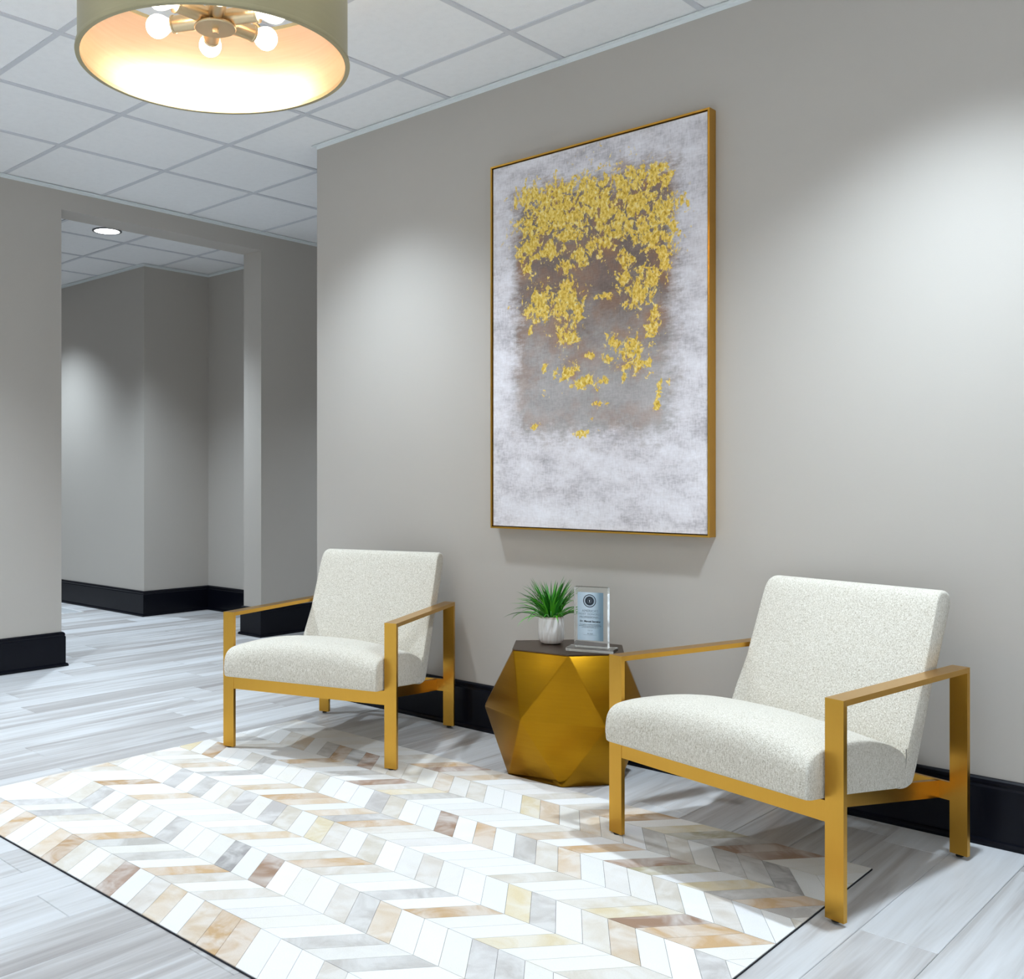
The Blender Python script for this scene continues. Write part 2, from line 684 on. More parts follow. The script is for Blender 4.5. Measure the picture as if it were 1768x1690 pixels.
# wall angles where wall and ceiling meet
AN = [(0.0, -0.018), (0.002, -0.018), (0.002, -0.003), (0.020, -0.003), (0.020, 0.0), (0.0, 0.0)]
AN = [(a_, H + z_) for a_, z_ in AN]


def angle(name, path):
    bm_ = BM()
    bm_.sweep(AN, path)
    return struct(name, bm_, M_angle)


angle('trim_1', [(X_END, 0.16), (X_END, 0.0), (XMAX, 0.0)][::-1])
angle('trim_2', [(x1, YMIN), (x1, YMAX)][::-1])
angle('trim_3', [(x0, HY2), (HX, HY2), (HX, HY), (XMIN, HY)])

# small flat pale frame with grey inside, on the hallway floor
fo = empty('pale_floor_frame', (-4.18, 0.62, 0.0), -GA, 'thin pale frame with grey cover set into the hallway floor', 'floor outlet')
b = BM()
for (xa, xb, ya, yb) in ((-0.2, 0.2, -0.09, -0.078), (-0.2, 0.2, 0.078, 0.09), (-0.2, -0.188, -0.078, 0.078), (0.188, 0.2, -0.078, 0.078)):
    b.box(xa, xb, ya, yb, 0.0, 0.004)
part('frame', b, plain('pale_frame', (0.8, 0.8, 0.8), 0.4, 0, 0.5, 30, 0.05), fo)
b = BM(); b.box(-0.187, 0.187, -0.077, 0.077, 0.0, 0.002)
part('infill', b, plain('grey_infill', (0.42, 0.43, 0.44), 0.5, 0, 0.4, 30, 0.05), fo)

# ------------------------------------------------------------------ recessed downlights and added fill fixtures
for (xy, watts, cone, blend, lab, main), lo in zip(DOWNLIGHTS, spot_objs):
    e = empty('recessed_downlight', (xy[0], xy[1], H), 0, lab, 'ceiling light', 'recessed ceiling downlights')
    b = BM(); b.lathe([(0.084, 0.002), (0.098, 0.002), (0.100, -0.003), (0.094, -0.007), (0.085, -0.006), (0.084, 0.002)], 40)
    part('trim_ring', b, M_ring, e, 0.9)
    b = BM(); b.lathe([(0.0, -0.0035), (0.05, -0.0035), (0.0845, -0.003), (0.0845, 0.001), (0.0, 0.001)], 40)
    part('lens', b, M_lens, e, 0.9)
    lo.parent = e
    lo.location = (0, 0, -0.03)

# ------------------------------------------------------------------ drum pendant
PX, PY, PZ, PR, PH = 1.166, -1.685, 2.295, 0.383, 0.27
pend = empty('drum_pendant', (PX, PY, PZ), 0, 'large round brass drum pendant with lit bulbs hanging from the ceiling', 'pendant lamp')
b = BM(); b.lathe([(PR - 0.004, 0.0), (PR, 0.0), (PR, PH), (PR - 0.004, PH)], 96)
part('shade', b, M_shade_out, pend, 0.6)
b = BM(); b.lathe([(PR - 0.0045, PH - 0.002), (PR - 0.0045, 0.002)], 96)
part('shade_lining', b, M_shade_in, pend, 0.6)
b = BM()
for zc in (0.004, PH - 0.004):
    b.lathe([(PR - 0.007, zc - 0.005), (PR + 0.006, zc - 0.005), (PR + 0.007, zc), (PR + 0.006, zc + 0.006), (PR - 0.007, zc + 0.006), (PR - 0.007, zc - 0.005)], 96)
part('rim', b, M_shade_out, pend, 0.6)
HUBZ = 0.105
b = BM(); b.lathe([(0.0, HUBZ - 0.012), (0.008, HUBZ - 0.012), (0.009, HUBZ), (0.058, HUBZ), (0.061, HUBZ + 0.003), (0.058, HUBZ + 0.008), (0.032, HUBZ + 0.010), (0.032, HUBZ + 0.060), (0.012, HUBZ + 0.066), (0.0, HUBZ + 0.066)], 40)
part('hub', b, M_socket, pend, 0.6)
b = BM(); b.lathe([(0.009, HUBZ + 0.060), (0.009, H - PZ - 0.02), (0.065, H - PZ - 0.02), (0.065, H - PZ - 0.001), (0.0, H - PZ - 0.001)], 24)
part('stem', b, M_socket, pend, 0.6)
b = BM()
for k in range(3):
    a_ = 2 * PI * k / 3
    c_, s_ = math.cos(a_), math.sin(a_)
    nx, ny = -s_ * 0.006, c_ * 0.006
    P = []
    for z in (PH - 0.016, PH - 0.010):
        for rr in (0.008, PR - 0.006):
            for sg in (-1, 1):
                P.append((c_ * rr + nx * sg, s_ * rr + ny * sg, z))
    b.hexa(P)
part('spider', b, M_socket, pend)
yaw = math.radians(44.1)
for k in range(6):
    ia = math.radians(15 + 60 * k)             # angle as it looks from below
    d = Vector((math.cos(yaw), math.sin(yaw), 0)) * math.cos(ia) - Vector((-math.sin(yaw), math.cos(yaw), 0)) * math.sin(ia)
    rot = d.to_track_quat('Z', 'X').to_matrix().to_4x4()
    base = Matrix.Translation((0, 0, HUBZ + 0.030)) @ rot
    b = BM(); b.lathe([(0.0, 0.03), (0.022, 0.03), (0.0235, 0.05), (0.0235, 0.128), (0.026, 0.130), (0.026, 0.135), (0.014, 0.135), (0.0, 0.130)], 24)
    bmesh.ops.transform(b.b, matrix=base, verts=b.b.verts)
    so = part('socket', b, M_socket, pend, 0.6)
    prof = [(0.0, 0.131), (0.013, 0.131), (0.014, 0.139), (0.020, 0.151), (0.0275, 0.163)]
    for q in range(1, 9):
        aa = math.radians(-40 + 130 * q / 8)
        prof.append((max(0.0, 0.034 * math.cos(aa)), 0.185 + 0.034 * math.sin(aa)))
    prof[-1] = (0.0, 0.219)
    b = BM(); b.lathe(prof, 24)
    bmesh.ops.transform(b.b, matrix=base, verts=b.b.verts)
    bu = part('bulb', b, M_bulb, pend, 3.2)
    ld = bpy.data.lights.new('bulb_lamp', 'POINT')
    ld.energy = BULB_WATT
    ld.color = WARM
    ld.shadow_soft_size = 0.035
    lo = bpy.data.objects.new('bulb_lamp', ld)
    COL.objects.link(lo)
    lo.parent = pend
    lo.location = (base @ Vector((0, 0, 0.185)))
    bu.visible_shadow = True

# ------------------------------------------------------------------ framed painting
FX0, FX1, FZ0, FZ1, FD = 0.874, 1.874, 0.886, 2.427, 0.050
art = empty('framed_painting', ((FX0 + FX1) / 2, 0, FZ0), 0, 'large abstract grey canvas with gold leaf in a thin gold frame on the wall', 'painting')
hw, hh, ft = (FX1 - FX0) / 2, FZ1 - FZ0, 0.007
for (xa, xb, za, zb) in ((-hw, -hw + ft, 0, hh), (hw - ft, hw, 0, hh), (-hw + ft, hw - ft, 0, ft), (-hw + ft, hw - ft, hh - ft, hh)):
    b = BM(); b.box(xa, xb, -FD, -0.002, za, zb); b.bevel(0.0008)
    part('frame_bar', b, M_brass, art)
b = BM(); b.box(-hw + ft, hw - ft, -0.012, -0.003, ft, hh - ft)
part('backing', b, M_glide, art)
GOLD = '0.199 0.894 0.083 0.037 0.336 0.877 0.119 0.051 0.493 0.864 0.100 0.063 0.241 0.823 0.109 0.051 0.390 0.827 0.116 0.064 0.556 0.835 0.098 0.076 0.666 0.876 0.094 0.041 0.760 0.883 0.069 0.033 0.829 0.874 0.034 0.026 0.714 0.816 0.093 0.047 0.818 0.790 0.078 0.040 0.840 0.734 0.045 0.040 0.618 0.766 0.108 0.034 0.556 0.738 0.062 0.028 0.199 0.761 0.070 0.037 0.296 0.744 0.081 0.029 0.455 0.713 0.051 0.028 0.185 0.703 0.028 0.022 0.396 0.776 0.065 0.029 0.390 0.691 0.052 0.018 0.760 0.730 0.069 0.040 0.829 0.689 0.045 0.026 0.255 0.609 0.082 0.037 0.377 0.599 0.078 0.057 0.241 0.574 0.069 0.022 0.429 0.567 0.039 0.043 0.390 0.513 0.052 0.036 0.556 0.599 0.049 0.010 0.199 0.532 0.014 0.011 0.642 0.633 0.042 0.021 0.714 0.593 0.058 0.034 0.666 0.685 0.036 0.027 0.760 0.636 0.057 0.033 0.829 0.656 0.028 0.020 0.784 0.534 0.034 0.020 0.772 0.495 0.034 0.020 0.606 0.478 0.036 0.021 0.690 0.459 0.059 0.034 0.714 0.417 0.047 0.027 0.581 0.435 0.025 0.014 0.760 0.422 0.017 0.010 0.666 0.413 0.047 0.010 0.390 0.412 0.052 0.021 0.468 0.381 0.064 0.018 0.556 0.384 0.025 0.010 0.481 0.450 0.025 0.007 0.648 0.387 0.014 0.010 0.268 0.426 0.012 0.018 0.271 0.352 0.012 0.009 0.806 0.353 0.014 0.017 0.797 0.313 0.014 0.013 0.843 0.370 0.011 0.008 0.531 0.326 0.037 0.007 0.506 0.288 0.010 0.007 0.220 0.272 0.028 0.007 0.455 0.250 0.045 0.008'
gv = [float(q) for q in GOLD.split()]
gold = [tuple(gv[i:i + 4]) for i in range(0, len(gv), 4)]


def canvas():
    nx, nz = 130, 200
    cw, chh = 2 * (hw - ft - 0.004), hh - 2 * ft - 0.008
    vs, fs, dens = [], [], []
    for k in range(nz + 1):
        for i in range(nx + 1):
            s_, t_ = i / nx, k / nz
            vs.append((-cw / 2 + s_ * cw, -FD + 0.006, ft + 0.004 + t_ * chh))
            m = 0.0
            for (gs, gt, rs, rt) in gold:
                q = ((s_ - gs) / rs) ** 2 + ((t_ - gt) / rt) ** 2
                if q < 6:
                    m = max(m, math.exp(-q * 0.62))
            dens.append(m)
    n0 = (nx + 1) * (nz + 1)
    for k in range(nz):
        for i in range(nx):
            a_ = k * (nx + 1) + i
            fs.append((a_, a_ + 1, a_ + nx + 2, a_ + nx + 1))
    bx = BM()
    me = mesh_from('canvas', vs, fs)
    at = me.attributes.new('leaf', 'FLOAT', 'POINT')
    at.data.foreach_set('value', dens)
    uv = me.uv_layers.new(name='UVMap')
    for l in me.loops:
        vi = l.vertex_index
        uv.data[l.index].uv = ((vi % (nx + 1)) / nx, (vi // (nx + 1)) / nz)
    # give the canvas its depth
    bmx = bmesh.new(); bmx.from_mesh(me)
    edges = [e for e in bmx.edges if e.is_boundary]
    ret = bmesh.ops.extrude_edge_only(bmx, edges=edges)
    for v in [g_ for g_ in ret['geom'] if isinstance(g_, bmesh.types.BMVert)]:
        v.co.y = -0.014
    bmesh.ops.recalc_face_normals(bmx, faces=bmx.faces)
    bmx.to_mesh(me); bmx.free()
    return me


def canvas_mat():
    m, nt, bs = new_mat('abstract_gold_leaf_painting')
    uvn = nt.nodes.new('ShaderNodeTexCoord').outputs['UV']
    sep = nt.nodes.new('ShaderNodeSeparateXYZ')
    L(nt, uvn, sep.inputs[0])
    s_, t_ = sep.outputs[0], sep.outputs[1]
    p = pos(nt)
    # ragged edge of the inner field
    e1 = noise(nt, mapping(nt, p, (9, 1, 9)), 1.0, 5, 0.65)
    e2 = noise(nt, mapping(nt, p, (26, 1, 70)), 1.0, 4, 0.65)
    rag = math_n(nt, 'ADD', math_n(nt, 'MULTIPLY', math_n(nt, 'SUBTRACT', e1, 0.5), 0.16), math_n(nt, 'MULTIPLY', math_n(nt, 'SUBTRACT', e2, 0.5), 0.12))

    def edge(v, lo, hi):
        return math_n(nt, 'DIVIDE', math_n(nt, 'SUBTRACT', math_n(nt, 'ADD', v, rag), lo), hi - lo, clamp=True)
    f = math_n(nt, 'MULTIPLY', edge(s_, 0.085, 0.16), edge(math_n(nt, 'SUBTRACT', 1.0, s_), 0.095, 0.17))
    f = math_n(nt, 'MULTIPLY', f, edge(math_n(nt, 'SUBTRACT', 1.0, t_), 0.06, 0.13))
    f = math_n(nt, 'MULTIPLY', f, edge(t_, 0.215, 0.27))
    # outer ground: scumbled white and grey
    w1 = noise(nt, mapping(nt, p, (5, 1, 9)), 1.0, 6, 0.62)
    w2 = noise(nt, mapping(nt, p, (150, 1, 40)), 1.0, 3, 0.6)
    w3 = noise(nt, mapping(nt, p, (40, 1, 150)), 1.0, 3, 0.6)
    wv = math_n(nt, 'ADD', math_n(nt, 'MULTIPLY', w1, 0.6), math_n(nt, 'MULTIPLY', math_n(nt, 'ADD', w2, w3), 0.2))
    ground = ramp(nt, wv, [(0.33, (0.33, 0.30, 0.315)), (0.41, (0.50, 0.47, 0.49)), (0.50, (0.70, 0.665, 0.69)), (0.62, (0.84, 0.82, 0.86))])
    # inner field: grey below, brown-violet above
    bv = math_n(nt, 'ADD', math_n(nt, 'MULTIPLY', w1, 0.5), math_n(nt, 'MULTIPLY', math_n(nt, 'ADD', w2, w3), 0.25))
    low = ramp(nt, bv, [(0.35, (0.30, 0.28, 0.275)), (0.5, (0.42, 0.395, 0.39)), (0.68, (0.55, 0.525, 0.525))])
    high = ramp(nt, bv, [(0.35, (0.15, 0.108, 0.095)), (0.5, (0.225, 0.17, 0.15)), (0.68, (0.34, 0.285, 0.255))])
    hi = math_n(nt, 'DIVIDE', math_n(nt, 'SUBTRACT', math_n(nt, 'ADD', t_, math_n(nt, 'MULTIPLY', rag, 1.5)), 0.40), 0.22, clamp=True)
    inner = mix_c(nt, hi, low, high)
    # rusty blushes round the leaf and at the right edge
    at = nt.nodes.new('ShaderNodeAttribute')
    at.attribute_name = 'leaf'
    den = at.outputs['Fac']
    rr = noise(nt, mapping(nt, p, (8, 1, 8)), 1.0, 4, 0.6)
    ru = math_n(nt, 'MULTIPLY', math_n(nt, 'ADD', math_n(nt, 'MULTIPLY', den, 0.9), 0.4), ramp(nt, rr, [(0.46, (0, 0, 0)), (0.60, (1, 1, 1))]))
    inner = mix_c(nt, math_n(nt, 'MULTIPLY', ru, 0.6, clamp=True), inner, (0.40, 0.19, 0.085))
    col = mix_c(nt, f, ground, inner)
    # gold leaf flakes
    g1 = noise(nt, mapping(nt, p, (30, 1, 24), (0, 0.6, 0)), 1.0, 8, 0.72, 0.5)
    g2 = noise(nt, mapping(nt, p, (85, 1, 60), (0, -0.5, 0)), 1.0, 4, 0.6, 0.4)
    gn = math_n(nt, 'ADD', math_n(nt, 'MULTIPLY', math_n(nt, 'MULTIPLY_ADD', g1, 1.8, -0.40), 0.75), math_n(nt, 'MULTIPLY', g2, 0.25))
    gv_ = math_n(nt, 'ADD', math_n(nt, 'MULTIPLY', den, 0.33), gn)
    gv_ = math_n(nt, 'MULTIPLY', gv_, math_n(nt, 'DIVIDE', den, 0.06, clamp=True))
    leaf = math_n(nt, 'DIVIDE', math_n(nt, 'SUBTRACT', gv_, 0.705), 0.02, clamp=True)
    gc = ramp(nt, g2, [(0.34, (0.50, 0.28, 0.03)), (0.44, (0.78, 0.52, 0.07)), (0.54, (0.92, 0.68, 0.15)), (0.68, (1.0, 0.88, 0.45))])
    col = mix_c(nt, leaf, col, gc)
    L(nt, col, bs.inputs['Base Color'])
    L(nt, math_n(nt, 'MULTIPLY', leaf, 0.35), bs.inputs['Metallic'])
    L(nt, math_n(nt, 'MULTIPLY_ADD', leaf, -0.25, 0.7), bs.inputs['Roughness'])
    bump(nt, bs, math_n(nt, 'ADD', math_n(nt, 'MULTIPLY', leaf, math_n(nt, 'ADD', 0.4, g2)), math_n(nt, 'MULTIPLY', math_n(nt, 'ADD', w2, w3), 0.25)), 0.25, 0.002)
    return m


cme = canvas()
cme.materials.append(canvas_mat())
obj('canvas', cme, art)

# ------------------------------------------------------------------ cowhide rug
RX0, RX1, RY0, RS, RPT = 0.085, 2.565, -2.045, 0.1585, 0.0772
RY1 = RY0 + 10 * RS
rug = empty('cowhide_rug', ((RX0 + RX1) / 2, (RY0 + RY1) / 2, 0.0), 0, 'cream and tan patchwork cowhide rug with chevron strips on the plank floor', 'rug')
rcx, rcy = (RX0 + RX1) / 2, (RY0 + RY1) / 2
b = BM(); b.box(RX0 - rcx - 0.002, RX1 - rcx + 0.002, RY0 - rcy - 0.002, RY1 - rcy + 0.002, 0.0003, 0.0035)
part('backing', b, M_backing, rug)
PAL = {'w': (0.86, 0.855, 0.845), 'c': (0.80, 0.77, 0.72), 'e': (0.66, 0.60, 0.52), 'a': (0.66, 0.52, 0.37), 't': (0.58, 0.38, 0.20),
       'T': (0.47, 0.28, 0.12), 'b': (0.36, 0.22, 0.14), 'g': (0.52, 0.49, 0.46), 'G': (0.33, 0.31, 0.30), 'y': (0.72, 0.61, 0.40), 'o': (0.42, 0.36, 0.22)}
ROWS = ['4t 6t 7w 8c 9a 10T 11e 12w 13e 14b 15w 16e 17a 18w 19a 21t 22w 23w 24w 25e',
        '4g 5c 6g 7e 9w 11g 12c 13g 14w 15t 20c 23g 24c 25g',
        '1a 2w 3w 4e 5g 6w 7e 8w 9e 10w 11g 12w 13w 14c 15G 16w 17b 18w 19c 20w 21e 22g 23a 24w 25w 26c 27g 28g',
        '1e 2w 4T 7a 14a 17e 18t 22g 24t',
        '0e 5g 6w 11c 13e 14w 15y 16e 17w 18e 19w 20c 21e 22c 25y 26g 27w 28e 29a 30c 31w 32g',
        '1e 9a 12a 14a 15g 17e 18c 24e 27e 28y 30t 31t 32c',
        '2T 5e 6g 7w 8c 14g 15e 16w 17w 18b 19w 22g 23e 24a 25w 26c 27c 28e 29w 30e 32w',
        '7t 10g 15g 21e 22a 24t 26b 27o 30g 31t',
        '6g 7T 8G 9b 10c 14a 16e 17w 18w 19y 20a 21c 22a 25g 26e 28g 29g 30G 31w',
        '12t 13b 15a 23T 26o 28b 29b']
known = {}
for k, row in enumerate(ROWS):
    for w_ in row.split():
        known[(k, int(w_[:-1]))] = w_[-1]
offs = [0.0435]
for k in range(10):
    offs.append(offs[-1] + (-0.108 if k % 2 == 0 else 0.125))


def clip_x(poly, x, keep_greater):
    out = []
    for i in range(len(poly)):
        a_, c_ = poly[i - 1], poly[i]
        ia = (a_[0] >= x) == keep_greater
        ic = (c_[0] >= x) == keep_greater
        if ia != ic:
            t_ = (x - a_[0]) / (c_[0] - a_[0])
            out.append((x, a_[1] + (c_[1] - a_[1]) * t_))
        if ic:
            out.append(c_)
    return out


RR = random.Random(5)
pieces = []
for k in range(10):
    ya, yb = RY0 + k * RS + 0.0007, RY0 + (k + 1) * RS - 0.0007
    for j in range(-4, 40):
        xa0, xb0 = offs[k] + j * RPT, offs[k + 1] + j * RPT
        q = 0.0006
        poly = [(xa0 + q, ya), (xa0 + RPT - q, ya), (xb0 + RPT - q, yb), (xb0 + q, yb)]
        poly = clip_x(poly, RX0, True)
        if len(poly) >= 3:
            poly = clip_x(poly, RX1, False)
        if len(poly) < 3:
            continue
        ar = abs(sum(poly[i - 1][0] * poly[i][1] - poly[i][0] * poly[i - 1][1] for i in range(len(poly)))) / 2
        if ar < 0.00004:
            continue
        c_ = (sum(p_[0] for p_ in poly) / len(poly), sum(p_[1] for p_ in poly) / len(poly))
        dist = math.hypot(c_[0] - 3.559, c_[1] + 3.404)
        code = known.get((k, j))
        if code is None:
            code = RR.choices('wceatgGyb', (52, 24, 11, 4, 3, 4, 0.5, 2, 0.7))[0]
        pieces.append((dist, poly, c_, code))
pieces.sort(key=lambda p_: p_[0])
shared = {}
lefto = BM()
left_cols = []
for n, (dist, poly, c_, code) in enumerate(pieces):
    if n < 298:
        key = tuple((round(p_[0] - c_[0], 4), round(p_[1] - c_[1], 4)) for p_ in poly)
        me = shared.get(key)
        if me is None:
            bb = BM(); bb.prism([(p_[0] - c_[0], p_[1] - c_[1]) for p_ in poly], 0.0, 0.0022)
            me = bb.mesh('hide_patch', M_hide)
            shared[key] = me
        o = obj('hide_patch', me, rug, (c_[0] - rcx, c_[1] - rcy, 0.0035))
        col = PAL[code]
        v = RR.uniform(0.93, 1.05)
        o.color = (col[0] * v, col[1] * v, col[2] * v * RR.uniform(0.97, 1.03), 1)
    else:
        left_cols += [PAL[code]] * (len(poly) + 2)
        lefto.prism([(p_[0] - rcx, p_[1] - rcy) for p_ in poly], 0.0035, 0.0057)
lo_ = part('far_hide_patches', lefto, hide_mat(True), rug)
at_ = lo_.data.attributes.new('hide_tint', 'FLOAT_COLOR', 'FACE')
for fi_, c_ in enumerate(left_cols):
    at_.data[fi_].color = (*c_, 1)
lo_['kind'] = 'stuff'

# ------------------------------------------------------------------ armchairs
CW_F, CW_B, CDEP, BAR, BT, CHT = 0.781, 0.678, 0.690, 0.050, 0.015, 0.549


def cushion(name, prof_lo, crown, k0, k1, seg_x, parent, edge_r=0.012):
    """closed (y,z) outline lofted across x; crown(y,z,s) moves points at cross position s in [-1,1]"""
    n = len(prof_lo)
    cy = sum(p_[0] for p_ in prof_lo) / n
    cz = sum(p_[1] for p_ in prof_lo) / n
    stations = []
    for q in range(5):                       # rounded edge
        aa = PI / 2 * q / 4
        stations.append((-1, edge_r * (1 - math.sin(aa)), edge_r * (1 - math.cos(aa))))
    st = [(-1.0, a_[2], a_[1]) for a_ in stations][::-1]
    rows = []
    ed = []
    for q in range(5):
        aa = PI / 2 * q / 4
        ed.append((edge_r * (1 - math.sin(aa)), edge_r * (1 - math.cos(aa))))   # (x inset from edge, profile inset)
    left = [(-1, xi, pi_) for (xi, pi_) in ed[::-1]]
    left = [(-1, e_[0], e_[1]) for e_ in [(edge_r * (1 - math.cos(PI / 2 * q / 4)), edge_r * (1 - math.sin(PI / 2 * q / 4))) for q in range(5)]]
    mid = [(s_, 0, 0) for s_ in [-1 + 2 * i / seg_x for i in range(1, seg_x)]]
    right = [(1, e_[1], e_[2]) for e_ in left][::-1]
    allst = left + mid + right
    bm_ = BM()
    rings = []
    for (s_, xi, pin) in allst:
        ring = []
        for (y, z) in prof_lo:
            d = Vector((y - cy, z - cz))
            dl = d.length
            y2, z2 = y - d.x / dl * pin, z - d.y / dl * pin
            hwid = k0 + k1 * y
            x = s_ * hwid if abs(s_) < 1 else s_ * (hwid - xi)
            ss = x / hwid
            dy, dz = crown(y, z, ss)
            ring.append(bm_.b.verts.new((x, y2 + dy, z2 + dz)))
        rings.append(ring)
    for a_, c_ in zip(rings, rings[1:]):
        for i in range(n):
            bm_.b.faces.new((a_[i], a_[(i + 1) % n], c_[(i + 1) % n], c_[i]))
    bm_.b.faces.new(rings[0][::-1])
    bm_.b.faces.new(rings[-1])
    return part(name, bm_, M_fabric, parent, 0.9)


def smooth_loop(pts, sub):
    """Catmull-Rom through closed points"""
    out = []
    n = len(pts)
    for i in range(n):
        p0, p1, p2, p3 = (Vector(pts[(i + d) % n]) for d in (-1, 0, 1, 2))
        for q in range(sub):
            t_ = q / sub
            v = 0.5 * ((2 * p1) + (-p0 + p2) * t_ + (2 * p0 - 5 * p1 + 4 * p2 - p3) * t_ ** 2 + (-p0 + 3 * p1 - 3 * p2 + p3) * t_ ** 3)
            out.append((v.x, v.y))
    return out


SEAT = [(-0.064, 0.302), (-0.074, 0.322), (-0.075, 0.350), (-0.068, 0.382), (-0.048, 0.404), (-0.012, 0.414), (0.06, 0.417), (0.15, 0.412), (0.25, 0.398),
        (0.34, 0.374), (0.405, 0.346), (0.430, 0.322), (0.430, 0.295), (0.415, 0.262), (0.396, 0.248), (0.30, 0.258), (0.15, 0.2765), (0.0, 0.294)]
BACK = [(0.404, 0.243), (0.424, 0.265), (0.440, 0.30), (0.452, 0.34), (0.478, 0.40), (0.508, 0.46), (0.545, 0.54), (0.580, 0.62), (0.612, 0.70), (0.632, 0.744), (0.652, 0.762),
        (0.682, 0.766), (0.708, 0.756), (0.715, 0.735), (0.695, 0.69), (0.645, 0.585), (0.592, 0.475), (0.535, 0.36), (0.485, 0.252), (0.465, 0.236), (0.435, 0.234)]


def seat_crown(y, z, s_):
    if z < 0.33:
        return 0, 0
    w_ = max(0.0, 1 - abs(s_) ** 2.6)
    g = max(0.0, min(1.0, (z - 0.33) / 0.075)) * max(0.0, math.cos((y - 0.10) / 0.36 * PI / 2)) if abs(y - 0.10) < 0.36 else 0
    return 0, 0.042 * w_ * g


def back_crown(y, z, s_):
    w_ = max(0.0, 1 - abs(s_) ** 3)
    front = y < 0.417 + (z - 0.235) * 0.475
    g = math.sin(max(0, min(1, (z - 0.28) / 0.46)) * PI)
    return (-0.014 * w_ * g, 0.004 * w_ * g) if front else (0, 0)


def armchair(loc, rz, label):
    t_ = empty('armchair', loc, rz, label, 'armchair', 'pair of brass framed lounge armchairs')
    for sg in (-1, 1):
        xo, xi = sg * CW_F / 2, sg * (CW_F / 2 - BAR)
        xo2, xi2 = sg * CW_B / 2, sg * (CW_B / 2 - BAR)
        b_ = BM(); b_.box(min(xo, xi), max(xo, xi), 0, BT, 0.004, CHT - BT); b_.bevel(0.0012)
        fl = part('front_leg', b_, M_brass, t_)
        b_ = BM(); b_.box(min(xo2, xi2), max(xo2, xi2), CDEP, CDEP + BT, 0.006, CHT - BT); b_.bevel(0.0012)
        bl = part('back_leg', b_, M_brass, t_)
        pts = []
        for z in (CHT - BT, CHT):
            for (y, a_, c_) in ((0.0, xo, xi), (CDEP + BT, xo2, xi2)):
                pts += [(min(a_, c_), y, z), (max(a_, c_), y, z)]
        b_ = BM(); b_.hexa(pts); b_.bevel(0.0012)
        part('armrest', b_, M_brass, t_)
        for (leg, xm, y) in ((fl, (xo + xi) / 2, BT / 2), (bl, (xo2 + xi2) / 2, CDEP + BT / 2)):
            b_ = BM(); b_.lathe([(0, 0), (0.010, 0), (0.011, 0.003), (0.006, 0.0035), (0.006, 0.010), (0, 0.010)], 14)
            bmesh.ops.translate(b_.b, vec=(xm, y, 0), verts=b_.b.verts)
            part('glide', b_, M_glide, leg, 0.8)
        xs = sg * 0.25
        pts = []
        for dz in (-0.050, 0.0):
            for y in (BT, CDEP):
                for dx in (-0.008, 0.008):
                    pts.append((xs + dx, y, 0.2900 - 0.122 * y + dz))
        b_ = BM(); b_.hexa(pts); b_.bevel(0.001)
        part('side_rail', b_, M_brass, t_)
    b_ = BM(); b_.box(-CW_F / 2 + BAR, CW_F / 2 - BAR, 0.001, BT, 0.240, 0.293); b_.bevel(0.001)
    part('front_rail', b_, M_brass, t_)
    b_ = BM(); b_.box(-CW_B / 2 + BAR, CW_B / 2 - BAR, CDEP, CDEP + BT - 0.001, 0.156, 0.208); b_.bevel(0.001)
    part('back_rail', b_, M_brass, t_)
    cushion('seat_cushion', smooth_loop(SEAT, 3), seat_crown, 0.334, -0.062, 26, t_, 0.010)
    cushion('back_cushion', smooth_loop(BACK, 3), back_crown, 0.327, -0.064, 26, t_, 0.012)
    # seam between seat side and back side
    for sg in (-1, 1):
        b_ = BM()
        path = [(0.400, 0.246), (0.418, 0.268), (0.434, 0.298), (0.441, 0.322), (0.440, 0.345)]
        for (a_, c_) in zip(path, path[1:]):
            xa, xc = sg * (0.3285 - 0.064 * a_[0]), sg * (0.3285 - 0.064 * c_[0])
            P = []
            for (xx, yy, zz) in ((xa, a_[0], a_[1]), (xc, c_[0], c_[1])):
                P.append((xx, yy, zz))
            d = (Vector(P[1]) - Vector(P[0])).normalized()
            n_ = Vector((0, -d.z, d.y)) * 0.0012
            ex = Vector((0.0012 * sg, 0, 0))
            p0, p1 = Vector(P[0]), Vector(P[1])
            b_.hexa([p0 - n_ - ex, p0 + n_ - ex, p1 - n_ - ex, p1 + n_ - ex, p0 - n_ + ex, p0 + n_ + ex, p1 - n_ + ex, p1 + n_ + ex])
        part('seam', b_, M_piping, t_)
    return t_


armchair((0.590, -0.842, 0.006), math.radians(18.5), 'cream tweed armchair with brass frame left of the faceted table, farther from the camera')
armchair((2.263, -0.806, 0.006), math.radians(-12.2), 'cream tweed armchair with brass frame right of the faceted table, nearest the camera')

# ------------------------------------------------------------------ faceted side table
TX, TY, TZ = 1.435, -0.284, 0.472
table = empty('side_table', (TX, TY, 0), 0, 'faceted brass drum side table between the two armchairs', 'side table')
top = [(-0.231, -0.017), (-0.123, -0.181), (0.095, -0.145), (0.219, 0.018), (0.118, 0.170), (-0.077, 0.157)]
bot = [(-0.235, -0.02), (-0.151, -0.173), (0.076, -0.158), (0.205, 0.010), (0.118, 0.172), (-0.080, 0.160)]
mid = [(-0.275, -0.160), (-0.035, -0.255), (0.240, -0.125), (0.240, 0.150), (-0.005, 0.275), (-0.265, 0.110)]
tv = [(x, y, TZ - 0.004) for x, y in top]
mv = [(x, y, 0.236) for x, y in mid]
bv_ = [(x, y, 0.0008) for x, y in bot]
V = tv + mv + bv_
Fc = []
for k in range(6):                             # mid k sits between top k and top k+1
    k2 = (k + 1) % 6
    Fc.append((k, 6 + k, k2))
    Fc.append((k2, 6 + k, 6 + k2))
    Fc.append((6 + k, 12 + k2, 6 + k2))
    Fc.append((12 + k, 12 + k2, 6 + k))
Fc.append((0, 1, 2, 3, 4, 5))
